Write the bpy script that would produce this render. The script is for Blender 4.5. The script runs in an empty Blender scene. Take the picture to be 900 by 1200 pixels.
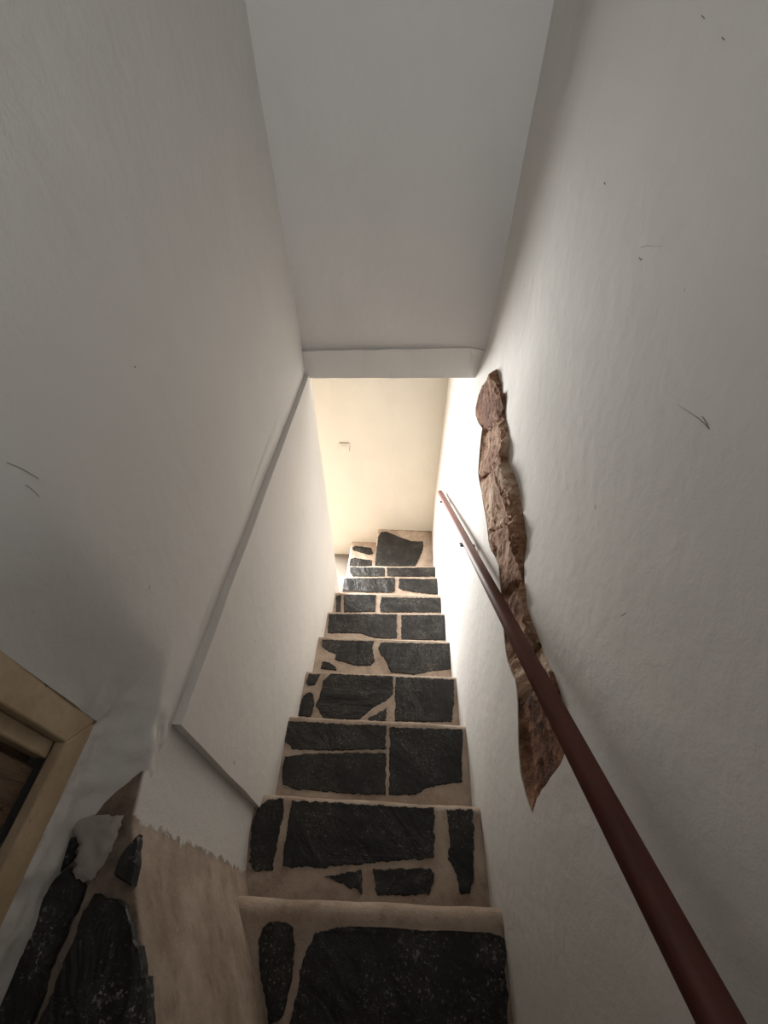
import bpy, bmesh, math, random
from math import sin, cos, pi, radians
from mathutils import Vector, Matrix, noise
from mathutils.geometry import delaunay_2d_cdt, tessellate_polygon

random.seed(7)
C = bpy.context.scene.collection
S = bpy.context.scene

# ------------------------------------------------------------------ camera
F, PITCH, YAW, ROLL = 530.0, 0.816157, 0.051185, -0.002517     # focal length in px of the 900x1200 frame
cam_d = bpy.data.cameras.new('camera')
cam_d.sensor_fit = 'VERTICAL'
cam_d.sensor_height = 36.0
cam_d.lens = F / 1200 * 36.0
cam_d.clip_start = 0.02
cam = bpy.data.objects.new('camera', cam_d)
C.objects.link(cam)
cam.matrix_world = Matrix.Rotation(YAW, 4, 'Z') @ Matrix.Rotation(pi/2 - PITCH, 4, 'X') @ Matrix.Rotation(ROLL, 4, 'Z')
S.camera = cam

# ------------------------------------------------------------------ exposure, sky, lights
S.view_settings.view_transform = 'Standard'
S.view_settings.look = 'None'
S.view_settings.exposure = 0.0
S.view_settings.gamma = 1.0
S.view_settings.use_curve_mapping = False
W = bpy.data.worlds.new('daylight')
S.world = W
W.use_nodes = True
W.node_tree.nodes['Background'].inputs[0].default_value = (0.80, 0.88, 1.0, 1)
W.node_tree.nodes['Background'].inputs[1].default_value = 0.5


def area(name, loc, target, sx, sy, power, col, spread=180):
    l = bpy.data.lights.new(name, 'AREA')
    l.shape = 'RECTANGLE'
    l.size, l.size_y = sx, sy
    l.energy = power
    l.color = col
    l.spread = radians(spread)
    o = bpy.data.objects.new(name, l)
    C.objects.link(o)
    o.location = loc
    o.rotation_euler = (Vector(target) - Vector(loc)).to_track_quat('-Z', 'Y').to_euler()
    return o


# daylight through the passage window at the foot of the stairs (round the corner to the left) and the window of the upper room
area('passage_window_daylight', (-1.27, 3.00, -2.75), (-1.27, 0.0, -2.45), 0.86, 1.75, 275, (1.0, 0.99, 0.97))
area('upper_window_daylight', (0.10, -1.42, 0.52), (-0.25, 1.6, 0.75), 0.46, 0.72, 14, (0.90, 0.94, 1.0), 160)

# ------------------------------------------------------------------ measuring helpers
XL, XR = -0.447, 0.313          # stair walls


def ray(u, v):
    a, b = u - 450, v - 600
    c, s = cos(ROLL), sin(ROLL)
    x = (a*c + b*s) / F
    y = (-a*s + b*c) / F
    Y = cos(PITCH) - y*sin(PITCH)
    Z = -sin(PITCH) - y*cos(PITCH)
    return Vector((x*cos(YAW) - Y*sin(YAW), x*sin(YAW) + Y*cos(YAW), Z))


def at(u, v, X=None, Y=None, Z=None):
    """the real point on a known plane (wall, tread) that a measured image position shows"""
    r = ray(u, v)
    t = X/r.x if X is not None else Y/r.y if Y is not None else Z/r.z
    return r*t


def sstep(a, b, x):
    t = max(0.0, min(1.0, (x - a)/(b - a)))
    return t*t*(3 - 2*t)


def nz(x, y, z, s=1.0):
    return noise.noise(Vector((x*s, y*s, z*s)))


# ------------------------------------------------------------------ object helpers
def mesh(name, vs, fs, m, smooth=False):
    d = bpy.data.meshes.new(name)
    d.from_pydata([tuple(v) for v in vs], [], fs)
    bm = bmesh.new()
    bm.from_mesh(d)
    bmesh.ops.recalc_face_normals(bm, faces=bm.faces)
    bm.to_mesh(d)
    bm.free()
    if smooth:
        for p in d.polygons:
            p.use_smooth = True
    d.materials.append(m)
    return d


def world_loc(o):
    v = Vector((0, 0, 0))
    while o is not None:
        v += o.location
        o = o.parent
    return v


def obj(name, vs, fs, m, parent=None, smooth=False, origin=None):
    """one mesh object; vertices are given in world space"""
    base = world_loc(parent) if parent else Vector((0, 0, 0))
    org = Vector(origin) if origin is not None else sum((Vector(v) for v in vs), Vector())/len(vs)
    d = mesh(name, [Vector(v) - org for v in vs], fs, m, smooth)
    o = bpy.data.objects.new(name, d)
    C.objects.link(o)
    o.location = org - base
    if parent:
        o.parent = parent
    return o


def struct(name, vs, fs, m, parent=None, smooth=False, origin=(0, 0, 0)):
    o = obj(name, vs, fs, m, parent, smooth, origin)
    o['kind'] = 'structure'
    return o


def thing(name, label, cat, loc=(0, 0, 0), group=None):
    o = bpy.data.objects.new(name, None)
    C.objects.link(o)
    o.location = loc
    o.empty_display_size = 0.05
    o['label'] = label
    o['category'] = cat
    if group:
        o['group'] = group
    return o


def box(x0, x1, y0, y1, z0, z1):
    vs = [(x, y, z) for z in (z0, z1) for y in (y0, y1) for x in (x0, x1)]
    fs = [(0, 1, 3, 2), (4, 5, 7, 6), (0, 1, 5, 4), (2, 3, 7, 6), (0, 2, 6, 4), (1, 3, 7, 5)]
    return vs, fs


def join(*parts):
    vs, fs = [], []
    for v, f in parts:
        n = len(vs)
        vs += list(v)
        fs += [tuple(i + n for i in q) for q in f]
    return vs, fs


def bevel(o, w, seg=2, angle=30):
    b = o.modifiers.new('bevel', 'BEVEL')
    b.width = w
    b.segments = seg
    b.limit_method = 'ANGLE'
    b.angle_limit = radians(angle)
    return o


def grid(us, vs_, fn, skip=None):
    """surface over two parameter lists; fn(u, v) -> point"""
    P = [fn(u, v) for v in vs_ for u in us]
    n = len(us)
    f = []
    for j in range(len(vs_) - 1):
        for i in range(n - 1):
            if skip and skip((us[i] + us[i+1])/2, (vs_[j] + vs_[j+1])/2):
                continue
            f.append((j*n + i, j*n + i + 1, (j+1)*n + i + 1, (j+1)*n + i))
    return P, f


def lin(a, b, n):
    return [a + (b - a)*i/(n - 1) for i in range(n)]


def inside(p, poly):
    x, y = p
    r = False
    n = len(poly)
    for i in range(n):
        x1, y1 = poly[i]
        x2, y2 = poly[(i+1) % n]
        if (y1 > y) != (y2 > y) and x < (x2 - x1)*(y - y1)/(y2 - y1) + x1:
            r = not r
    return r


# ------------------------------------------------------------------ materials
class NT:
    def __init__(self, name):
        self.m = bpy.data.materials.new(name)
        self.m.use_nodes = True
        self.t = self.m.node_tree
        self.b = self.t.nodes['Principled BSDF']

    def n(self, kind, ins=None, **props):
        nd = self.t.nodes.new(kind)
        for k, v in props.items():
            setattr(nd, k, v)
        for k, v in (ins or {}).items():
            self.set(nd.inputs[k], v)
        return nd

    def set(self, sock, v):
        if hasattr(v, 'is_linked') or isinstance(v, bpy.types.NodeSocket):
            self.t.links.new(v, sock)
        else:
            sock.default_value = v

    def noise(self, vec, scale, detail=4, rough=0.55, dist=0.0):
        return self.n('ShaderNodeTexNoise', {'Vector': vec, 'Scale': scale, 'Detail': detail, 'Roughness': rough, 'Distortion': dist}).outputs[0]

    def ramp(self, fac, stops):
        nd = self.n('ShaderNodeValToRGB', {'Fac': fac})
        el = nd.color_ramp.elements
        while len(el) < len(stops):
            el.new(0.5)
        for e, (p, c) in zip(el, stops):
            e.position = p
            e.color = c if len(c) == 4 else (*c, 1)
        return nd.outputs[0]

    def rng(self, v, a, b, c=0.0, d=1.0):
        return self.n('ShaderNodeMapRange', {0: v, 1: a, 2: b, 3: c, 4: d}).outputs[0]

    def mix(self, fac, a, b, mode='MIX'):
        nd = self.n('ShaderNodeMix', data_type='RGBA', blend_type=mode)
        self.set(nd.inputs[0], fac)
        self.set(nd.inputs[6], a if not isinstance(a, tuple) else (*a, 1)[:4])
        self.set(nd.inputs[7], b if not isinstance(b, tuple) else (*b, 1)[:4])
        return nd.outputs[2]

    def math(self, op, a, b=0.0):
        nd = self.n('ShaderNodeMath', operation=op)
        self.set(nd.inputs[0], a)
        self.set(nd.inputs[1], b)
        return nd.outputs[0]

    def pos(self):
        return self.n('ShaderNodeNewGeometry').outputs['Position']

    def scaled(self, vec, s, rot=(0, 0, 0)):
        return self.n('ShaderNodeMapping', {'Vector': vec, 'Scale': s, 'Rotation': rot}).outputs[0]

    def sep(self, vec):
        return self.n('ShaderNodeSeparateXYZ', {0: vec}).outputs

    def bump(self, h, dist, strength=1.0, normal=None):
        ins = {'Height': h, 'Distance': dist, 'Strength': strength}
        if normal is not None:
            ins['Normal'] = normal
        return self.n('ShaderNodeBump', ins).outputs[0]

    def out(self, col, rough, normal=None, spec=0.5):
        self.set(self.b.inputs['Base Color'], col if not isinstance(col, tuple) else (*col, 1)[:4])
        self.set(self.b.inputs['Roughness'], rough)
        self.set(self.b.inputs['Specular IOR Level'], spec)
        if normal is not None:
            self.set(self.b.inputs['Normal'], normal)
        return self.m


MORTAR = ((0.34, 0.255, 0.195), (0.56, 0.46, 0.375))


def plaster_nodes(k, p, tone):
    """trowelled lime plaster: colour and bump of one coat"""
    big = k.noise(p, 1.7, 3, 0.6)
    streak = k.noise(k.scaled(p, (1, 1, 0.35)), 6.0, 4, 0.6, 0.6)
    a = tuple(t*0.93 for t in tone)
    col = k.mix(k.rng(big, 0.35, 0.7), a, tone)
    col = k.mix(k.math('MULTIPLY', k.rng(streak, 0.52, 0.75), 0.35), col, tuple(t*0.86 for t in tone))
    chips = k.noise(p, 34.0, 2, 0.5)
    region = k.noise(k.scaled(p, (1, 1, 0.6)), 3.1, 2, 0.5)
    spot = k.math('MULTIPLY', k.rng(chips, 0.775, 0.80), k.rng(region, 0.52, 0.60))
    col = k.mix(k.math('MULTIPLY', spot, 0.55), col, (0.10, 0.075, 0.06))
    fine = k.noise(p, 240.0, 3, 0.6)
    med = k.noise(p, 26.0, 5, 0.62, 0.4)
    big2 = k.noise(p, 6.5, 3, 0.5)
    h = k.math('ADD', k.math('MULTIPLY', med, 0.55), k.math('MULTIPLY', fine, 0.10))
    h = k.math('ADD', h, k.math('MULTIPLY', big2, 1.6))
    h = k.math('SUBTRACT', h, k.math('MULTIPLY', spot, 0.35))
    return col, h


def plaster(name, tone):
    k = NT(name)
    p = k.pos()
    col, h = plaster_nodes(k, p, tone)
    return k.out(col, 0.9, k.bump(h, 0.006, 0.6), 0.25)


def mortar_nodes(k, p):
    a = k.noise(p, 7.0, 5, 0.65)
    col = k.ramp(a, [(0.3, MORTAR[0]), (0.62, MORTAR[1])])
    g = k.noise(p, 90.0, 3, 0.6)
    col = k.mix(k.math('MULTIPLY', k.rng(g, 0.60, 0.72), 0.5), col, (0.60, 0.53, 0.45))
    dk = k.noise(p, 18.0, 4, 0.6)
    col = k.mix(k.math('MULTIPLY', k.rng(dk, 0.56, 0.74), 0.5), col, (0.15, 0.105, 0.07))
    h = k.math('ADD', k.noise(p, 30.0, 5, 0.65), k.math('MULTIPLY', k.noise(p, 170.0, 3, 0.6), 0.25))
    return col, h


def mortar():
    k = NT('sandy_mortar')
    p = k.pos()
    col, h = mortar_nodes(k, p)
    return k.out(col, 0.88, k.bump(h, 0.008, 0.6), 0.3)


def wall_lower_mat():
    """white paint that ends raggedly over raw mortar"""
    k = NT('painted_over_mortar')
    p = k.pos()
    wc, wh = plaster_nodes(k, p, PLASTER)
    mc, mh = mortar_nodes(k, p)
    y = k.sep(p)[1]
    rag = k.noise(k.scaled(p, (1, 1, 1)), 14.0, 6, 0.7)
    e = k.math('ADD', y, k.math('MULTIPLY', k.math('SUBTRACT', rag, 0.5), 0.075))
    up = k.sep(k.n('ShaderNodeNewGeometry').outputs['Normal'])[2]
    flat = k.rng(up, 0.45, 0.75)
    f = k.math('MULTIPLY', k.rng(e, 0.128, 0.134), k.math('SUBTRACT', 1.0, flat))
    dirt = k.rng(k.noise(p, 16.0, 5, 0.65), 0.35, 0.65, 0.35, 0.95)
    mc = k.mix(k.math('MULTIPLY', flat, dirt), mc, (0.075, 0.052, 0.036))
    mc = k.mix(k.rng(k.noise(k.scaled(p, (1, 1, 0.4)), 9.0, 5, 0.7), 0.35, 0.75, 0.12, 0.45), mc, (0.19, 0.14, 0.105))
    col = k.mix(f, mc, wc)
    h = k.math('ADD', k.math('MULTIPLY', f, 0.3), k.math('ADD', k.math('MULTIPLY', mh, 0.7), k.math('MULTIPLY', wh, 0.2)))
    return k.out(col, 0.9, k.bump(h, 0.008, 0.6), 0.25)


def slate_mat():
    k = NT('black_slate')
    p = k.pos()
    oi = k.n('ShaderNodeObjectInfo').outputs['Random']
    rot = k.n('ShaderNodeVectorRotate', {'Vector': p, 'Angle': k.math('MULTIPLY', oi, 2.6)}, rotation_type='Z_AXIS').outputs[0]
    q = k.scaled(rot, (1.0, 1.9, 1.0))
    cle = k.noise(q, 9.0, 6, 0.68, 0.9)
    lay = k.noise(q, 3.2, 3, 0.5, 1.4)
    lay = k.n('ShaderNodeMath', {0: k.math('MULTIPLY', lay, 9.0)}, operation='FRACT').outputs[0]
    grain = k.noise(p, 150.0, 3, 0.6)
    base = k.ramp(cle, [(0.25, (0.004, 0.0038, 0.0037)), (0.55, (0.013, 0.0126, 0.0122)), (0.8, (0.030, 0.029, 0.028))])
    # lime bloom in patches, white specks and thin scuffs
    patch = k.noise(p, 8.0, 4, 0.65)
    speck = k.noise(p, 150.0, 3, 0.65)
    blot = k.noise(p, 42.0, 4, 0.7)
    sp = k.math('MULTIPLY', k.rng(speck, 0.60, 0.67), k.rng(patch, 0.42, 0.58))
    bl = k.math('MULTIPLY', k.rng(blot, 0.61, 0.68), k.rng(patch, 0.50, 0.60))
    bloom = k.math('MULTIPLY', k.rng(patch, 0.45, 0.75), k.rng(k.noise(p, 60.0, 5, 0.75), 0.42, 0.70))
    scr = k.noise(p, 10.0, 3, 0.6, 2.6)
    line = k.rng(k.math('ABSOLUTE', k.math('SUBTRACT', scr, 0.5)), 0.0, 0.005, 1.0, 0.0)
    line = k.math('MULTIPLY', line, k.rng(k.noise(p, 17.0, 2), 0.48, 0.60))
    col = k.mix(k.math('MULTIPLY', bloom, 0.42), base, (0.18, 0.166, 0.148))
    col = k.mix(k.math('MULTIPLY', line, 0.45), col, (0.30, 0.28, 0.255))
    col = k.mix(k.math('MULTIPLY', bl, 0.45), col, (0.34, 0.31, 0.275))
    col = k.mix(k.math('MULTIPLY', sp, 0.55), col, (0.46, 0.42, 0.37))
    h = k.math('ADD', k.math('MULTIPLY', cle, 1.2), k.math('MULTIPLY', lay, 0.45))
    h = k.math('ADD', h, k.math('MULTIPLY', grain, 0.14))
    rough = k.rng(cle, 0.3, 0.7, 0.36, 0.58)
    return k.out(col, rough, k.bump(h, 0.008, 0.75), 0.45)


def rock_mat():
    k = NT('red_brown_rock')
    p = k.pos()
    oi = k.n('ShaderNodeObjectInfo').outputs['Random']
    s = k.scaled(p, (1, 1.6, 0.8), (0.5, 0, 0))
    a = k.noise(s, 11.0, 6, 0.7, 0.8)
    a = k.math('ADD', a, k.math('MULTIPLY', k.math('SUBTRACT', oi, 0.5), 0.22))
    col = k.ramp(a, [(0.30, (0.085, 0.036, 0.022)), (0.43, (0.24, 0.11, 0.06)), (0.53, (0.38, 0.225, 0.14)), (0.66, (0.62, 0.47, 0.34))])
    h = k.math('ADD', k.noise(s, 24.0, 7, 0.72, 0.5), k.math('MULTIPLY', k.noise(p, 130.0, 3, 0.6), 0.2))
    return k.out(col, 0.85, k.bump(h, 0.018, 0.8), 0.3)


def cream_paint():
    k = NT('cream_gloss_paint')
    p = k.pos()
    n = k.noise(p, 18.0, 4, 0.6)
    col = k.mix(k.rng(n, 0.35, 0.7), (0.38, 0.28, 0.17), (0.48, 0.37, 0.245))
    ch = k.math('MULTIPLY', k.rng(k.noise(p, 60.0, 3, 0.6), 0.68, 0.71), k.rng(k.noise(p, 9.0), 0.5, 0.6))
    col = k.mix(ch, col, (0.07, 0.045, 0.03))
    return k.out(col, 0.5, k.bump(k.noise(p, 45.0, 4), 0.003, 0.5), 0.4)


def old_wood():
    k = NT('peeling_brown_wood')
    p = k.pos()
    g = k.noise(k.scaled(p, (6, 6, 0.8)), 9.0, 6, 0.65, 0.6)
    col = k.ramp(g, [(0.25, (0.030, 0.018, 0.012)), (0.5, (0.13, 0.085, 0.055)), (0.75, (0.24, 0.17, 0.11))])
    fl = k.rng(k.noise(k.scaled(p, (3, 3, 0.9)), 11.0, 5, 0.7), 0.60, 0.63)
    col = k.mix(fl, col, (0.035, 0.022, 0.016))
    return k.out(col, 0.75, k.bump(g, 0.006, 0.8), 0.3)


def rail_mat():
    k = NT('red_brown_rail_paint')
    p = k.pos()
    n = k.noise(k.scaled(p, (8, 1, 1)), 6.0, 4, 0.6)
    col = k.mix(k.rng(n, 0.35, 0.7), (0.095, 0.028, 0.020), (0.135, 0.042, 0.030))
    return k.out(col, 0.55, k.bump(k.noise(p, 60.0, 3), 0.002, 0.4), 0.4)


def simple(name, col, rough, spec=0.5, bump=None):
    k = NT(name)
    p = k.pos()
    c = k.mix(k.rng(k.noise(p, 25.0, 3), 0.3, 0.7), tuple(x*0.9 for x in col), col)
    return k.out(c, rough, k.bump(k.noise(p, bump or 60.0, 3), 0.002, 0.3), spec)


PLASTER = (0.715, 0.694, 0.66)
M = {
    'plaster': plaster('off_white_plaster', PLASTER),
    'panel': plaster('smooth_white_plaster', (0.73, 0.70, 0.66)),
    'cream': plaster('cream_wall_paint', (0.63, 0.60, 0.53)),
    'lintel': plaster('lintel_plaster', (0.70, 0.68, 0.65)),
    'lower': wall_lower_mat(),
    'mortar': mortar(),
    'slate': slate_mat(),
    'rock': rock_mat(),
    'creamwood': cream_paint(),
    'wood': old_wood(),
    'rail': rail_mat(),
    'iron': simple('dark_iron', (0.035, 0.03, 0.028), 0.5),
    'switch': simple('white_plastic', (0.60, 0.575, 0.51), 0.45),
    'dirtyplaster': plaster('grubby_plaster', (0.40, 0.365, 0.325)),  # same plaster in a darker tone, for the patch on the ledge
    'crack': simple('crack_dirt', (0.29, 0.26, 0.23), 0.9),
    'groundfloor': simple('pale_floor', (0.20, 0.175, 0.145), 0.6),  # floor tone lowered to hold down daylight bounced up the far wall
    'barestone': simple('bare_stone', (0.20, 0.165, 0.13), 0.9, 0.3, 20.0),  # unseen passage faces, darkened so less light bounces onto the far wall
}

# ------------------------------------------------------------------ stair data: nosing ends in the photograph and tread heights
NOS = [((283, 1055), (592, 1064), -1.682), ((296, 929), (563, 945), -1.846), ((334, 839), (541.5, 849), -2.033),
       ((355, 786), (533, 793), -2.220), ((376, 746), (528, 751), -2.411), ((386, 717), (523, 719), -2.592),
       ((394, 694.5), (518, 697), -2.781), ((401, 675.5), (514, 677), -2.970), ((410, 663), (512, 663.5), -3.160)]
Z10, Z11, Z12 = -3.36, -3.57, -3.78
YFAR = 2.92
YEND = 1.93              # where the left wall stops and the stairs turn
TOP = 1.0

# ------------------------------------------------------------------ the large structure


def xl(y, z):
    """left wall: swings back around the hatch near the camera"""
    t = sstep(-0.97, -0.86, z)
    a, b = 0.08 + 0.14*t, 0.22 + 0.21*t
    x = -0.468 - 0.074*(1 - sstep(a, b, y))
    rough = sstep(-0.70, -0.84, z)*(1 - sstep(0.27, 0.36, y))
    return x + 0.004*nz(y, z, 3.1, 2.2) + 0.002*nz(y, z, 9.1, 7.0) + rough*(0.009*nz(y, z*1.3, 2.0, 26) + 0.005*abs(nz(y, z*0.6, 6.0, 60)))


def xr(y, z):
    up = sstep(-1.15, -0.85, z)*(1 - sstep(1.9, 2.1, y))
    return XR + 0.032*up + 0.010*sstep(-2.9, -3.3, z) + 0.012*(1 - sstep(-0.1, 0.35, y))*sstep(-1.2, -1.7, z) \
        + 0.004*nz(y, z, 5.7, 2.0) + 0.0015*nz(y, z, 1.1, 7.0)


# hatch opening in the left wall
HY, HZ, HX = 0.258, -0.852, -0.542
ys = lin(-1.35, -0.62, 6)[:-1] + lin(-0.62, -0.05, 12)[:-1] + lin(-0.05, HY, 50) + lin(HY, 0.40, 24)[1:] + lin(0.40, 1.97, 44)[1:]
zs = lin(-0.99, HZ, 26) + lin(HZ, -0.66, 26)[1:] + lin(-0.66, TOP, 40)[1:]
v, f = grid(ys, zs, lambda y, z: (xl(y, z), y, z), skip=lambda y, z: -0.62 < y < HY and HZ < z < 0.55)
# continues down behind the smooth panel
v2, f2 = grid(lin(0.13, 1.92, 30), lin(-2.95, -0.985, 24), lambda y, z: (-0.468 + 0.003*nz(y, z, 3.1, 2.2), y, z))
v3, f3 = box(-0.80, -0.56, HY + 0.02, 1.90, -4.0, TOP)
v4, f4 = box(-0.80, -0.62, -1.35, HY + 0.02, -2.2, TOP)
vv, ff = join((v, f), (v2, f2), (v3, f3), (v4, f4))
wall_left = struct('wall_left', vv, ff, M['plaster'], smooth=False)
for p in wall_left.data.polygons[:len(f) + len(f2)]:
    p.use_smooth = True

# smooth, slightly proud panel along the stair side of the left wall
def pane(y, t):
    top = -1.004 + (y - 0.306)/(1.85 - 0.306)*(-0.095) + 0.004*nz(y, 0, 0, 5)
    bot = -2.95
    return top + (bot - top)*t


ys = lin(0.306, YEND, 40)
fv, ffc = grid(ys, lin(0, 1, 26), lambda y, t: (XL + 0.0025*nz(y, pane(y, t), 7.7, 3.0), y + (0.003*nz(0, 3, t*8, 1) if y < 0.31 else 0), pane(y, t)))
n = len(ys)
# ledge on top, a sliver of it sloping; near edge
tv = [(fv[i][0], fv[i][1], fv[i][2]) for i in range(n)] + [(-0.490, ys[i], fv[i][2] + 0.004) for i in range(n)]
tf = [(i, i+1, n+i+1, n+i) for i in range(n - 1)]
ev = [fv[j*n] for j in range(26)] + [(-0.490, 0.303, fv[j*n][2]) for j in range(26)]
ef = [(j, j+1, 26+j+1, 26+j) for j in range(25)]
bv, bf = box(-0.52, XL - 0.003, YEND - 0.012, YEND + 0.0, -4.0, -1.0)
vv, ff = join((fv, ffc), (tv, tf), (ev, ef), (bv, bf))
trim_panel = struct('trim_1', vv, ff, M['panel'])
for p in trim_panel.data.polygons:
    p.use_smooth = False

# lower face under the hatch: follows the steps, then turns towards the stairs
LOW = [(0.40, -0.470), (0.30, -0.468), (0.22, -0.466), (0.129, -0.452), (0.039, -0.408), (-0.104, -0.322), (-0.20, -0.275), (-0.40, -0.20), (-1.35, -0.15)]


def xlow(y):
    for (y1, x1), (y2, x2) in zip(LOW, LOW[1:]):
        if y >= y2:
            t = (y - y1)/(y2 - y1)
            return x1 + (x2 - x1)*t
    return LOW[-1][1]


LEDGE = -0.952
ys = lin(-1.35, -0.30, 10)[:-1] + lin(-0.30, 0.32, 42)
prof = [(-0.40, 0.0), (-0.05, 0.0), (-0.018, -0.001), (-0.006, -0.005), (0.0, -0.016)]


def low_pt(y, t):
    # t: 0..4 along ledge top and rounded arris, then down the face
    if t <= 4:
        i = int(t)
        dx, dz = prof[i]
        w = 1.0 if dx > -0.03 else 1.0
        x = xlow(y) + dx + (0.003*nz(y, 1, 2, 14) if i >= 2 else 0)
        return (x, y, LEDGE + dz + 0.004*nz(y, x, 0, 9))
    z = LEDGE - 0.016 - (t - 4)/20*1.15
    return (xlow(y) + 0.005*nz(y, z, 4, 6)*min(1, (t - 4)/3) + 0.0*z, y, z)


v, f = grid(ys, [0, 1, 2, 3, 4] + [4 + i for i in range(1, 21)], low_pt)
wall_lower = struct('wall_lower', v, f, M['lower'], smooth=True)

# right wall, with the ragged hole where the plaster has come off the rock
holeL = [(78, 28), (68, 48), (60, 62), (53, 88), (48, 110), (46, 132), (45, 150), (52, 168), (60, 182), (58, 215), (55, 250), (53, 275), (52, 300),
         (57, 325), (62, 350), (68, 390), (75, 430), (77, 455), (80, 480), (92, 510), (105, 540), (110, 590), (113, 630), (116, 690), (122, 740), (125, 765),
         (130, 790), (141, 820), (150, 840), (155, 870), (157, 900), (158, 950), (158, 1000), (161, 1040), (165, 1080), (172, 1110), (180, 1140), (190, 1170), (198, 1190)]
holeR = [(205, 1160), (214, 1138), (225, 1110), (240, 1075), (252, 1040), (256, 1010), (254, 970), (250, 930), (240, 880), (228, 835), (215, 800), (204, 768), (195, 740), (185, 708),
         (175, 680), (169, 660), (165, 640), (162, 615), (158, 590), (155, 560), (153, 520), (155, 470), (149, 430), (140, 380), (136, 350), (130, 320), (120, 292), (112, 270),
         (111, 245), (113, 220), (106, 180), (100, 140), (102, 118), (100, 90), (93, 92), (90, 70), (85, 55)]


def crop5(p):
    q = at(p[0]/2.2214 + 540, p[1]/2.2214 + 420, X=XR + 0.010)
    return (q.y, q.z)


hole = [crop5(p) for p in holeL + holeR]
# ragged edge
hr = []
for i, (y, z) in enumerate(hole):
    y2, z2 = hole[(i+1) % len(hole)]
    for t in (0.0, 0.5):
        a, b = y + (y2 - y)*t, z + (z2 - z)*t
        hr.append((a + 0.004*nz(a*60, b*60, 0), b + 0.004*nz(a*60, b*60, 7)))
hole = hr


def cdt(outer, holes, pts, eps=1e-5):
    vs = [Vector(p) for p in outer]
    es = [(i, (i+1) % len(outer)) for i in range(len(outer))]
    for h in holes:
        n = len(vs)
        vs += [Vector(p) for p in h]
        es += [(n + i, n + (i+1) % len(h)) for i in range(len(h))]
    vs += [Vector(p) for p in pts]
    r = delaunay_2d_cdt(vs, es, [], 0, eps)
    V = [(q.x, q.y) for q in r[0]]
    Fs = []
    for t in r[2]:
        c = (sum(V[i][0] for i in t)/len(t), sum(V[i][1] for i in t)/len(t))
        if inside(c, outer) and not any(inside(c, h) for h in holes):
            Fs.append(tuple(t))
    return V, Fs


outer = []
y0, y1, z0, z1 = -1.35, YFAR + 0.02, -4.0, TOP
ny, nz_ = 60, 60
outer = [(y, z0) for y in lin(y0, y1, ny)[:-1]] + [(y1, z) for z in lin(z0, z1, nz_)[:-1]] + [(y, z1) for y in lin(y1, y0, ny)[:-1]] + [(y0, z) for z in lin(z1, z0, nz_)[:-1]]


def near(p, poly, d):
    return any((p[0]-a)**2 + (p[1]-b)**2 < d*d for a, b in poly)


pts = [(y, z) for y in lin(y0, y1, ny)[1:-1] for z in lin(z0, z1, nz_)[1:-1] if not inside((y, z), hole) and not near((y, z), hole, 0.02)]
V2, F2 = cdt(outer, [hole], pts)
wv = [(xr(y, z), y, z) for y, z in V2]
lipn = len(hole)
lv = [(xr(y, z), y, z) for y, z in hole] + [(xr(y, z) + 0.045, y + 0.004*nz(y*30, z*30, 3), z + 0.004*nz(y*30, z*30, 5)) for y, z in hole]
lf = [(i, (i+1) % lipn, lipn + (i+1) % lipn, lipn + i) for i in range(lipn)]
bk = box(XR + 0.16, XR + 0.26, y0, y1, z0, z1)
vv, ff = join((wv, F2), (lv, lf), bk)
wall_right = struct('wall_right', vv, ff, M['plaster'])
for p in wall_right.data.polygons[:len(F2)]:
    p.use_smooth = True

# the rock behind it: separate stones wedged in the cut, each a part of the wall
cuts = [((40, 205), (120, 150)), ((40, 322), (140, 245)), ((55, 478), (170, 385)), ((80, 640), (185, 560)), ((100, 800), (230, 700)), ((130, 905), (260, 790))]
cutw = [(crop5(a), crop5(b)) for a, b in cuts]


def side(p, c):
    (ay, az), (by, bz) = c
    return (by - ay)*(p[1] - az) - (bz - az)*(p[0] - ay)


bb = (min(h[0] for h in hole), max(h[0] for h in hole), min(h[1] for h in hole), max(h[1] for h in hole))
step = 0.0105
samples = []
y = bb[0]
while y < bb[1]:
    z = bb[2]
    while z < bb[3]:
        p = (y + random.uniform(-.3, .3)*step, z + random.uniform(-.3, .3)*step)
        if inside(p, hole):
            samples.append(p)
        z += step
    y += step
RV, RF = cdt(hole, [], samples)


def stone_id(p):
    w = (p[0] + 0.012*nz(p[0]*18, p[1]*18, 1), p[1] + 0.012*nz(p[0]*18, p[1]*18, 8))
    s0 = side(hole[0], cutw[0]) > 0
    return sum(1 for c in cutw if (side(w, c) > 0) != s0)


tilt = [0.3, -0.5, 0.6, -0.4, 0.5, -0.3, 0.4]


def rock_x(p, k):
    y, z = p
    d = min(abs(side(p, c))/math.hypot(c[1][0]-c[0][0], c[1][1]-c[0][1]) for c in cutw)
    edge = sstep(0.0, 0.02, d)
    r = 0.020*nz(y*9 + k*3.3, z*6, k) + 0.013*abs(nz(y*26, z*18, k + 4)) + 0.006*nz(y*70, z*60, k)
    r += tilt[k % 7]*0.10*(nz(y*4, z*3, k*2.7))
    rel = (y - ymid(z))/0.07
    x = XR + 0.022 - 0.012*edge + r*0.68 + 0.010*max(-1.0, min(1.0, -rel))*0.6
    dl = min(math.hypot(y - h[0], z - h[1]) for h in hole[:2*len(holeL)])
    return xr(y, z) + 0.002 + (x - xr(y, z) - 0.002)*sstep(-0.004, 0.035, dl)


def ymid(z):
    near_ = sorted(hole, key=lambda h: abs(h[1] - z))[:6]
    return (min(h[0] for h in near_) + max(h[0] for h in near_))/2


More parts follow.
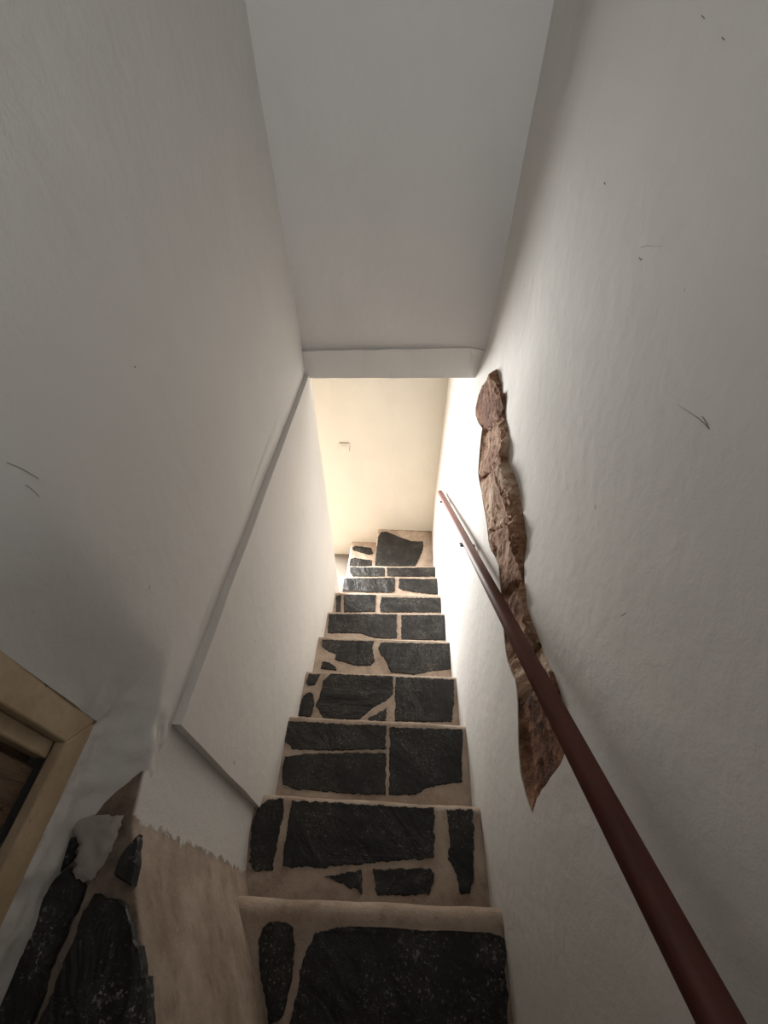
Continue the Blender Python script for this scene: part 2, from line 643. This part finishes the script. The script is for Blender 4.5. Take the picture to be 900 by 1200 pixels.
groups = {}
for t in RF:
    c = (sum(RV[i][0] for i in t)/3, sum(RV[i][1] for i in t)/3)
    groups.setdefault(stone_id(c), []).append(t)
for k, tris in sorted(groups.items()):
    idx = sorted({i for t in tris for i in t})
    mp = {i: j for j, i in enumerate(idx)}
    top = [(rock_x(RV[i], k), RV[i][0], RV[i][1]) for i in idx]
    m_ = len(top)
    bot = [(XR + 0.13, q[1], q[2]) for q in top]
    fs = [tuple(mp[i] for i in t) for t in tris]
    edges = {}
    for t in fs:
        for a, b in zip(t, t[1:] + t[:1]):
            edges[(a, b)] = edges.get((a, b), 0) + 1
    sides = [(a, b, b + m_, a + m_) for (a, b) in edges if (b, a) not in edges]
    fs2 = fs + [tuple(i + m_ for i in t) for t in fs] + sides
    o = obj('stone', top + bot, fs2, M['rock'], wall_right)

# back wall over the opening, leaning slightly towards the camera at the top
def back_pt(s, z):
    x = -0.60 + s*(0.47 + 0.60)
    u = (x + 0.47)/0.82
    yl = 1.93 - 0.095*(z + 1.0)
    yr_ = 1.845 - 0.095*(z + 1.0)
    return (x, yl + (yr_ - yl)*u + 0.003*nz(x, z, 2.2, 2.5), z)


v, f = grid(lin(0, 1, 24), lin(-1.06, TOP, 40), back_pt)
wall_back = struct('wall_back', *join((v, f), box(-0.60, 0.47, 2.08, 2.16, -1.06, TOP)), M['plaster'])
for p in wall_back.data.polygons[:len(f)]:
    p.use_smooth = True

# plastered lintel under it
tl, tr, tr2 = at(356, 413, Y=1.915), at(551, 408, Y=1.835), at(571, 411.5, Y=1.832)
bl, br, br2 = at(360, 444, Y=1.905), at(548, 443, Y=1.845), at(558, 443, Y=1.865)
tl.x -= 0.12; bl.x -= 0.12
tr2 = tr2 + (tr2 - tr)*0.8; br2 = br2 + (br2 - br)*0.8
nseg = 22
top_e = [tl.lerp(tr, t) + Vector((0, 0.002*nz(t*9, 0, 0), 0.003*nz(t*9, 4, 0))) for t in lin(0, 1, nseg)] + [tr2]
bot_e = [bl.lerp(br, t) + Vector((0, 0.002*nz(t*9, 0, 6), 0.0035*nz(t*14, 4, 6))) for t in lin(0, 1, nseg)] + [br2]
n = len(top_e)
bk_b = [Vector((p.x, 2.10, p.z)) for p in bot_e]
bk_t = [Vector((p.x, 2.10, p.z)) for p in top_e]
rows = [bk_t, top_e, bot_e, bk_b]
vv = [p for r in rows for p in r]
ff = [(j*n+i, j*n+i+1, (j+1)*n+i+1, (j+1)*n+i) for j in range(3) for i in range(n-1)]
lintel = struct('trim_2', vv, ff, M['lintel'])

# lower passage: far wall, near wall, floor, ceiling, end wall with doorway
v, f = grid(lin(-2.1, 0.42, 30), lin(-4.0, -0.9, 30), lambda x, z: (x, YFAR + 0.004*nz(x, z, 1.7, 2.0), z), skip=lambda x, z: -1.72 < x < -0.82 and -3.65 < z < -1.85)
wall_far = struct('wall_far', v, f, M['cream'], smooth=True)
struct('wall_passage', *box(-2.1, -0.52, YEND - 0.08, YEND, -4.0, -0.9), M['barestone'])
struct('wall_end', *box(-2.0, -1.9, YEND, YFAR + .02, -4.0, -0.9), M['barestone'])
struct('ceiling_passage', *box(-2.1, 0.45, 2.05, YFAR + 0.05, -0.98, -0.88), M['barestone'])
struct('floor_passage', *box(-2.3, -0.40, YEND - 0.05, YFAR + 0.02, -3.9, Z12), M['groundfloor'])

# upper end behind the camera: an unseen block added to shade the near stairs, window in its rear wall, ceiling
struct('floor', *box(-0.9, 0.5, -1.40, -0.47, -2.2, 0.10), M['wood'])  # added dark block, keeps upper window light and bounce off the near stairs
struct('wall_rear', *join(box(-0.9, 0.5, -1.45, -1.33, 0.10, 0.15), box(-0.9, 0.5, -1.45, -1.33, 0.90, 1.1),
                          box(-0.9, -0.15, -1.45, -1.33, 0.15, 0.90), box(0.33, 0.5, -1.45, -1.33, 0.15, 0.90)), M['plaster'])
struct('ceiling', *box(-0.9, 0.5, -1.45, 2.2, TOP - 0.02, TOP + 0.1), M['plaster'])

# ------------------------------------------------------------------ the staircase
stair = thing('staircase', 'steep narrow staircase of black slate flags set in sandy mortar between white walls', 'stairs', (0, 1.3, -3.0))


def nosing(i):
    (a, b), (c, d), z = NOS[i]
    return at(a, b, Z=z), at(c, d, Z=z)


RAD = [0.030, 0.022, 0.013, 0.011, 0.010, 0.010, 0.010, 0.010, 0.010]


def tread_mesh(back, front, z, r, drop, x0=None, x1=None, roll=0.0, seed=0):
    """mortar step: flat bed from back line, rounded lip at the front line, riser down; lines are (left, right) points"""
    NX = 30
    secs = []
    for t in lin(0, 1, NX):
        a = back[0].lerp(back[1], t)
        b = front[0].lerp(front[1], t)
        d = (b - a)
        d.z = 0
        L = d.length
        d.normalize()
        w = 0.004*nz(t*6, seed, 0) + 0.002*nz(t*19, seed, 3)
        pts = []
        for s in (0.0, 0.25, 0.5, 0.75, 1.0):
            q = a + d*(L - r*2.3)*s
            pts.append((q.x, q.y, z + 0.0025*nz(t*8, s*4, seed)))
        c = a + d*(L - r*1.5)
        pts.append((c.x, c.y, z + roll*0.75 + 0.001*nz(t*9, 1, seed)))
        for ang in lin(pi/2, -pi/2, 7):
            q = a + d*(L - r + r*cos(ang) + w)
            pts.append((q.x, q.y, z + roll - r + r*sin(ang) + 0.003*nz(t*7, 2, seed)))
        q = a + d*(L - r*0.7)
        pts.append((q.x, q.y, z - 2.4*r))
        pts.append((q.x, q.y, z - drop))
        pts.append((a.x, a.y, z - drop))
        secs.append(pts)
    n = len(secs[0])
    vs = [p for s in secs for p in s]
    fs = [(i*n + j, i*n + (j+1) % n, (i+1)*n + (j+1) % n, (i+1)*n + j) for i in range(NX - 1) for j in range(n)]
    fs += [tuple(range(n)), tuple((NX-1)*n + j for j in range(n))]
    return vs, fs


def slate(poly, crop, z, parent, th=0.006, jit=0.0044, X=None):
    """one flagstone: ragged outline traced in the photo, laid on its tread"""
    (ox, oy), sc = crop
    pts = [at(ox + p[0]/sc, oy + p[1]/sc, Z=z + th) for p in poly]
    P = [(p.x, p.y) for p in pts]
    out = []
    for i, a in enumerate(P):
        b = P[(i+1) % len(P)]
        L = math.hypot(b[0]-a[0], b[1]-a[1])
        k = max(1, min(40, int(L/0.006)))
        for j in range(k):
            t = j/k
            x, y = a[0] + (b[0]-a[0])*t, a[1] + (b[1]-a[1])*t
            out.append((x + jit*(nz(x*60, y*60, z*9) + 0.8*nz(x*170, y*170, z*5)), y + jit*(nz(x*60, y*60, z*9 + 5) + 0.8*nz(x*170, y*170, z*5 + 3))))
    cx, cy = sum(p[0] for p in out)/len(out), sum(p[1] for p in out)/len(out)
    n = len(out)
    top = []
    for x, y in out:
        L = math.hypot(cx-x, cy-y)
        q = min(0.003, L*0.2)/max(L, 1e-6)
        top.append((x + (cx-x)*q, y + (cy-y)*q, z + th + 0.0012*nz(x*30, y*30, 2)))
    mid = [(x, y, z + th*0.45) for x, y in out]
    bot = [(x, y, z - 0.012) for x, y in out]
    vs = top + mid + bot
    fs = [(i, (i+1) % n, n + (i+1) % n, n + i) for i in range(n)] + [(n+i, n + (i+1) % n, 2*n + (i+1) % n, 2*n + i) for i in range(n)]
    for t in tessellate_polygon([[Vector((p[0], p[1], 0)) for p in top]]):
        fs.append(tuple(t))
    return obj('slate_slab', vs, fs, M['slate'], parent)


CA = ((270, 1040), 2.647)
CB = ((270, 820), 2.647)
CC = ((310, 780), 3.6)
CD = ((350, 690), 4.737)
CE = ((380, 600), 6.0)
SLATES = [
    [(CA, [(85, 170), (100, 125), (120, 106), (150, 98), (183, 110), (194, 130), (197, 155), (195, 260), (182, 330), (165, 402), (145, 418), (118, 420), (108, 370), (100, 320), (90, 240)]),
     (CA, [(265, 140), (350, 118), (420, 108), (480, 104), (600, 105), (710, 105), (790, 130), (848, 155), (862, 200), (850, 260), (862, 330), (860, 424), (850, 640), (500, 660), (190, 640), (170, 450), (182, 424), (205, 330), (215, 270), (232, 200)])],
    [(CB, [(85, 330), (120, 308), (165, 303), (166, 345), (150, 420), (130, 530), (75, 530), (58, 500), (65, 400)]),
     (CB, [(190, 312), (330, 317), (480, 328), (632, 335), (632, 490), (550, 497), (450, 505), (300, 518), (160, 518), (168, 450), (177, 390)]),
     (CB, [(290, 547), (330, 545), (408, 525), (410, 560), (408, 603), (385, 585), (345, 570)]),
     (CB, [(440, 528), (530, 524), (625, 524), (635, 545), (620, 605), (530, 606), (455, 608), (448, 570)]),
     (CB, [(672, 342), (750, 338), (757, 400), (755, 560), (742, 602), (715, 600), (692, 520), (675, 490), (682, 440), (676, 390)])],
    [(CC, [(90, 232), (200, 238), (300, 243), (400, 248), (512, 252), (512, 352), (400, 352), (330, 357), (260, 358), (180, 354), (120, 350), (85, 320), (80, 280)]),
     (CC, [(85, 382), (180, 370), (350, 367), (512, 367), (512, 545), (400, 540), (250, 530), (130, 520), (75, 500), (75, 440)]),
     (CC, [(530, 258), (680, 262), (835, 266), (835, 490), (760, 500), (690, 512), (640, 545), (525, 545), (526, 400)])],
    [(CC, [(248, 60), (278, 32), (400, 38), (543, 45), (543, 118), (520, 140), (470, 170), (430, 200), (398, 227), (250, 222), (232, 195), (215, 165), (235, 125)]),
     (CC, [(552, 46), (700, 52), (800, 58), (800, 150), (790, 236), (660, 236), (550, 234)]),
     (CC, [(185, 34), (238, 34), (225, 55), (212, 80), (190, 84), (175, 76)]),
     (CC, [(163, 125), (185, 112), (203, 115), (210, 150), (205, 185), (195, 216), (140, 210), (150, 165)]),
     (CC, [(436, 222), (470, 205), (515, 178), (512, 232), (440, 230)])],
    [(CD, [(130, 280), (270, 285), (420, 289), (408, 330), (425, 400), (400, 425), (330, 425), (270, 412), (200, 392), (207, 362), (165, 345), (130, 320)]),
     (CD, [(455, 295), (640, 300), (840, 304), (845, 445), (740, 455), (640, 475), (510, 462), (498, 425), (480, 390), (455, 360), (443, 330)]),
     (CD, [(120, 442), (132, 402), (170, 407), (205, 432), (212, 452)])],
    [(CD, [(168, 140), (350, 138), (545, 140), (545, 275), (430, 272), (385, 262), (340, 245), (160, 245)]),
     (CD, [(570, 143), (700, 143), (818, 145), (822, 283), (700, 284), (570, 280)])],
    [(CD, [(207, 37), (237, 30), (234, 125), (207, 125)]),
     (CD, [(250, 32), (340, 30), (430, 32), (425, 125), (340, 127), (252, 128)]),
     (CD, [(460, 45), (630, 47), (795, 50), (795, 128), (630, 130), (455, 128), (450, 90)])],
    [(CE, [(140, 466), (320, 463), (498, 461), (498, 550), (475, 566), (300, 562), (130, 555)]),
     (CE, [(525, 466), (660, 467), (800, 470), (800, 578), (740, 573), (680, 568), (620, 560), (560, 548), (522, 535)])],
    [(CE, [(178, 386), (300, 388), (425, 390), (427, 450), (300, 452), (200, 450), (182, 422)]),
     (CE, [(440, 390), (610, 389), (785, 388), (785, 452), (610, 453), (440, 450)])],
]
XLW, XRW = XL - 0.03, XR + 0.024


def widen(line):
    """extend a nosing line into both walls"""
    a, b = line
    d = (b - a)
    lo = a + d*((XLW - a.x)/d.x)
    hi = b + d*((XRW - b.x)/d.x)
    return lo, hi


for i in range(9):
    z = NOS[i][2]
    fr = widen(nosing(i)) if i else (nosing(i)[0] + Vector((-0.06, 0.008, 0)), widen(nosing(i))[1])
    if i >= 7:      # past the end of the left wall the treads stop at their own edge
        fr = (nosing(i)[0] + Vector((-0.012, 0, 0)), fr[1])
    if i == 0:
        bk_l = (Vector((-0.26, -0.46, z)), Vector((XRW, -0.46, z)))
    else:
        pl = widen(nosing(i-1)) if i > 1 else (fr[0] + Vector((0.0, -0.30, 0)), widen(nosing(0))[1])
        bk_l = (Vector((fr[0].x, pl[0].y - 0.05, z)), Vector((XRW, pl[1].y - 0.05, z)))
    v, f = tread_mesh(bk_l, fr, z, RAD[i], 0.215 if i < 7 else 0.6, roll=0.012 if i == 0 else 0.002 if i == 1 else 0.0, seed=i*3.7)
    st = obj('step', v, f, M['mortar'], stair, smooth=False)
    for p in st.data.polygons:
        p.use_smooth = len(p.vertices) == 4
    for cr, poly in SLATES[i]:
        slate(poly, cr, z, st)

# the two turning steps at the bottom, going down to the left
def pt(u, v, z):
    return at(u, v, Z=z)


n9l, n9r = nosing(8)
e10 = [pt(441, 622, Z10), pt(436, 664, Z10)]
v, f = tread_mesh((Vector((0.345, YFAR + 0.006, Z10)), Vector((0.345, 2.20, Z10))), (Vector((-0.212, YFAR + 0.006, Z10)), Vector((-0.212, 2.20, Z10))), Z10, 0.014, 0.5, seed=41)
st = obj('step', v, f, M['mortar'], stair)
for p in st.data.polygons:
    p.use_smooth = len(p.vertices) == 4
slate([(378, 175), (390, 150), (405, 136), (440, 136), (500, 162), (560, 185), (620, 205), (695, 205), (698, 235), (695, 262), (675, 310), (660, 345), (640, 380), (500, 384), (354, 384), (362, 280)], CE, Z10, st)
v, f = tread_mesh((Vector((-0.15, YFAR + 0.01, Z11)), Vector((-0.15, 2.25, Z11))), (Vector((-0.485, YFAR + 0.01, Z11)), Vector((-0.50, 2.25, Z11))), Z11, 0.016, 0.4, seed=47)
st = obj('step', v, f, M['mortar'], stair)
for p in st.data.polygons:
    p.use_smooth = len(p.vertices) == 4
slate([(197, 250), (215, 236), (270, 242), (330, 250), (345, 290), (322, 302), (260, 285), (202, 268)], CE, Z11, st)
slate([(182, 330), (212, 320), (270, 330), (335, 337), (332, 390), (250, 395), (172, 392)], CE, Z11, st)

# ------------------------------------------------------------------ slate slabs on the ledge under the hatch
CG = ((0, 940), 4.5)
LED = [
    [(342, 172), (412, 185), (395, 285), (345, 335), (290, 378), (180, 470), (162, 503), (185, 455), (212, 410), (238, 345), (262, 280), (300, 225)],
    [(352, 338), (400, 380), (445, 440), (425, 510), (400, 590), (365, 655), (330, 720), (295, 800), (260, 880), (200, 1060), (160, 1170), (60, 1450), (-300, 1500), (-120, 980), (0, 785), (40, 735), (100, 590), (160, 512), (185, 478), (295, 386)],
    [(482, 490), (530, 500), (600, 515), (662, 540), (690, 640), (702, 690), (742, 790), (775, 960), (792, 1170), (800, 1450), (120, 1500), (195, 1170), (235, 1080), (270, 1000), (300, 910), (332, 830), (368, 740), (400, 650), (440, 570)],
    [(598, 350), (615, 310), (645, 262), (690, 210), (728, 165), (725, 230), (716, 310), (708, 370), (700, 438), (640, 420), (596, 400)],
]
for poly in LED:
    slate(poly, CG, LEDGE, wall_lower, th=0.008)

def patch(poly, crop, z, th, parent, m):
    (ox, oy), sc_ = crop
    P = [at(ox + a/sc_, oy + b/sc_, Z=z + th) for a, b in poly]
    out = []
    for i, a in enumerate(P):
        b = P[(i+1) % len(P)]
        kk = max(1, int((b - a).length/0.004))
        for j in range(kk):
            q = a.lerp(b, j/kk)
            out.append((q.x + 0.005*nz(q.x*130, q.y*130, 1), q.y + 0.005*nz(q.x*130, q.y*130, 6)))
    xs = [q[0] for q in out]
    ys_ = [q[1] for q in out]
    pts_ = [(x, y) for x in lin(min(xs), max(xs), 16) for y in lin(min(ys_), max(ys_), 16) if inside((x, y), out) and not near((x, y), out, 0.004)]
    V_, F_ = cdt(out, [], pts_)
    n_ = len(out)
    vs = [(x, y, z + (0.0 if near((x, y), out, 0.0015) else th*(0.8 + 0.6*nz(x*60, y*60, 3)))) for x, y in V_]
    return obj('plaster_patch', vs, F_, m, parent, smooth=True)


patch([(300, 60), (640, 60), (600, 160), (565, 250), (520, 330), (480, 385), (455, 420), (440, 400), (425, 430), (405, 440), (400, 410), (372, 405), (352, 372), (385, 330), (372, 300), (400, 262), (404, 215), (385, 190), (340, 150)],
      CG, LEDGE + 0.006, 0.014, wall_left, M['dirtyplaster'])

# ------------------------------------------------------------------ the hatch in the left wall: frame and weathered shutter
door = bpy.data.objects.new('door_1', None)
C.objects.link(door)
door.location = (HX, 0.0, HZ)
door['kind'] = 'structure'
FW = 0.056
HY, HZ = HY + 0.005, HZ - 0.005
xo, xi = HX + 0.006, HX - 0.014
Y0, Z1 = -0.62, 0.56


def board(name, x0, x1, y0_, y1_, z0_, z1_, m, bv_=0.004):
    return bevel(obj(name, *box(x0, x1, y0_, y1_, z0_, z1_), m, door), bv_)


def mitred(name, pts, x0, x1, m):
    vs = [(x1, y, z) for y, z in pts] + [(x0, y, z) for y, z in pts]
    n = len(pts)
    fs = [tuple(range(n)), tuple(range(2*n - 1, n - 1, -1))] + [(i, (i+1) % n, n + (i+1) % n, n + i) for i in range(n)]
    return bevel(obj(name, vs, fs, m, door), 0.003)


mitred('jamb', [(HY, HZ), (HY, Z1), (HY - FW, Z1 - FW), (HY - FW, HZ + FW)], xi, xo, M['creamwood'])
mitred('sill', [(HY, HZ), (HY - FW, HZ + FW), (Y0 + FW, HZ + FW), (Y0, HZ)], xi, xo, M['creamwood'])
mitred('jamb', [(Y0, HZ), (Y0 + FW, HZ + FW), (Y0 + FW, Z1 - FW), (Y0, Z1)], xi, xo, M['creamwood'])
mitred('head', [(HY, Z1), (Y0, Z1), (Y0 + FW, Z1 - FW), (HY - FW, Z1 - FW)], xi, xo, M['creamwood'])
board('stop_bead', xi - 0.02, xi + 0.004, HY - FW - 0.026, HY - FW, HZ + FW + 0.004, Z1 - FW, M['creamwood'], 0.003)
board('leaf', xi - 0.055, xi - 0.020, Y0 + FW, HY - FW - 0.004, HZ + FW + 0.006, Z1 - FW, M['wood'], 0.003)
# peeling veneer board hanging proud of the leaf
for a, b in ((0.06, 0.168), (-0.10, 0.055), (-0.27, -0.105), (-0.45, -0.275)):
    board('plank', xi - 0.021, xi - 0.008, a, b, HZ + FW + 0.003, Z1 - FW - 0.01, M['wood'], 0.003)

# ------------------------------------------------------------------ handrail
RX = 0.274
A = at(516, 577, X=RX)
B = at(845, 1200, X=RX)
d = (B - A).normalized()
B = B + d*0.35
rail = thing('handrail', 'dark red-brown wooden handrail sloping down along the right wall', 'handrail', tuple(A.lerp(B, 0.5)))


def sweep(a, b, prof_, up=Vector((0, 0, 1)), ends=True, taper=None):
    d = (b - a).normalized()
    s = d.cross(up).normalized()
    t = s.cross(d)
    n = len(prof_)
    vs = [a + s*p[0] + t*p[1] for p in prof_] + [b + s*p[0] + t*p[1] for p in prof_]
    fs = [(i, (i+1) % n, n + (i+1) % n, n + i) for i in range(n)] + [tuple(range(n)), tuple(range(n, 2*n))]
    return vs, fs


def rrect(w, h, r, k=5):
    out = []
    for cx, cy, a0 in ((w/2 - r, h/2 - r, 0), (-w/2 + r, h/2 - r, 90), (-w/2 + r, -h/2 + r, 180), (w/2 - r, -h/2 + r, 270)):
        for i in range(k):
            a = radians(a0 + 90*i/(k - 1))
            out.append((cx + r*cos(a), cy + r*sin(a)))
    return out


joint = A + d*0.075
o = obj('rail', *sweep(joint, B, rrect(0.034, 0.032, 0.012)), M['rail'], rail)
o2 = obj('rail_end', *sweep(A, joint - d*0.0015, rrect(0.0325, 0.031, 0.0125)), M['rail'], rail)
bevel(o2, 0.004, 2, 60)
for o_ in (o, o2):
    for p in o_.data.polygons:
        p.use_smooth = len(p.vertices) == 4


def tube(path, r, k=10):
    vs, fs = [], []
    for i, p in enumerate(path):
        a = path[max(0, i-1)]
        b = path[min(len(path)-1, i+1)]
        dd = (b - a).normalized()
        ref = Vector((0, 1, 0)) if abs(dd.y) < 0.8 else Vector((0, 0, 1))
        s = dd.cross(ref).normalized()
        t = dd.cross(s)
        for j in range(k):
            an = 2*pi*j/k
            vs.append(p + s*r*cos(an) + t*r*sin(an))
    for i in range(len(path)-1):
        for j in range(k):
            fs.append((i*k + j, i*k + (j+1) % k, (i+1)*k + (j+1) % k, (i+1)*k + j))
    fs += [tuple(range(k)), tuple((len(path)-1)*k + j for j in range(k))]
    return vs, fs


def disc(c, axis, r, h, k=18):
    axis = Vector(axis).normalized()
    ref = Vector((0, 0, 1)) if abs(axis.z) < 0.8 else Vector((0, 1, 0))
    s = axis.cross(ref).normalized()
    t = axis.cross(s)
    vs = []
    for hh in (0, h):
        for j in range(k):
            an = 2*pi*j/k
            vs.append(c + axis*hh + s*r*cos(an) + t*r*sin(an))
    fs = [(j, (j+1) % k, k + (j+1) % k, k + j) for j in range(k)] + [tuple(range(k)), tuple(range(k, 2*k))]
    return vs, fs


dn = d.cross(Vector((1, 0, 0))).normalized()
if dn.z > 0:
    dn = -dn
for (u, v_) in ((520, 589), (545, 649)):
    P = at(u, v_, X=RX)
    t = (P - A).dot(d)
    P = A + d*t
    base = P + dn*0.018
    wallx = xr(P.y, P.z)
    q = Vector((wallx - 0.004, P.y, P.z - 0.055))
    mid1 = base + dn*0.025
    mid2 = Vector((P.x + 0.02, P.y, P.z - 0.055))
    path = []
    for i in range(9):
        s_ = i/8
        path.append(base*(1-s_)**3 + mid1*3*s_*(1-s_)**2 + mid2*3*s_*s_*(1-s_) + q*s_**3)
    br_ = obj('bracket', *tube(path, 0.006), M['iron'], rail, smooth=True)
    obj('saddle', *sweep(base - d*0.022 - dn*0.001, base + d*0.022 - dn*0.001, rrect(0.05, 0.007, 0.002, 3), up=-dn), M['iron'], br_)
    obj('wall_plate', *disc(Vector((wallx - 0.006, P.y, P.z - 0.055)), (1, 0, 0), 0.022, 0.010), M['iron'], br_)

# ------------------------------------------------------------------ light switch on the far wall
sc = at(403.5, 523.5, Y=YFAR)
sw = thing('light_switch', 'small white square light switch on the cream wall at the foot of the stairs', 'switch', (sc.x, YFAR - 0.004, sc.z))
h = 0.041
pl = bevel(obj('plate', *box(sc.x - h, sc.x + h, YFAR - 0.014, YFAR + 0.003, sc.z - h, sc.z + h), M['switch'], sw), 0.003)
bevel(obj('rocker', *box(sc.x - 0.026, sc.x + 0.026, YFAR - 0.019, YFAR - 0.012, sc.z - 0.024, sc.z + 0.024), M['switch'], sw), 0.002)

# ------------------------------------------------------------------ a few scratches in the right wall's plaster
def scratch(pix, w=0.0012, left=False):
    path = []
    for u, v_ in pix:
        q = at(u, v_, X=XR + 0.03) if not left else at(u, v_, X=-0.47)
        for _ in range(2):
            q = at(u, v_, X=xl(q.y, q.z) if left else xr(q.y, q.z))
        path.append(Vector((q.x + 0.0002, q.y, q.z)))
    obj('scratch', *tube(path, w, 6), M['crack'], wall_left if left else wall_right)


scratch([(794, 474), (806, 482), (818, 490), (826, 497), (831, 503), (829, 498), (823, 488)], 0.0005)
scratch([(751, 290), (758, 288), (770, 289), (776, 288)], 0.0004)
scratch([(749, 302), (751, 305), (753, 303)], 0.0007)
scratch([(708, 214), (709, 216)], 0.0011)
scratch([(8, 542), (20, 547), (32, 553), (45, 561)], 0.0005, True)
scratch([(157, 429), (159, 431)], 0.0010, True)
scratch([(30, 568), (38, 574), (46, 582)], 0.0004, True)
scratch([(822, 18), (826, 22)], 0.0007)
scratch([(846, 44), (849, 47)], 0.0007)
scratch([(664, 566), (666, 574)], 0.0007)
scratch([(678, 603), (677, 611)], 0.0005)
scratch([(728, 722), (734, 718)], 0.0008)
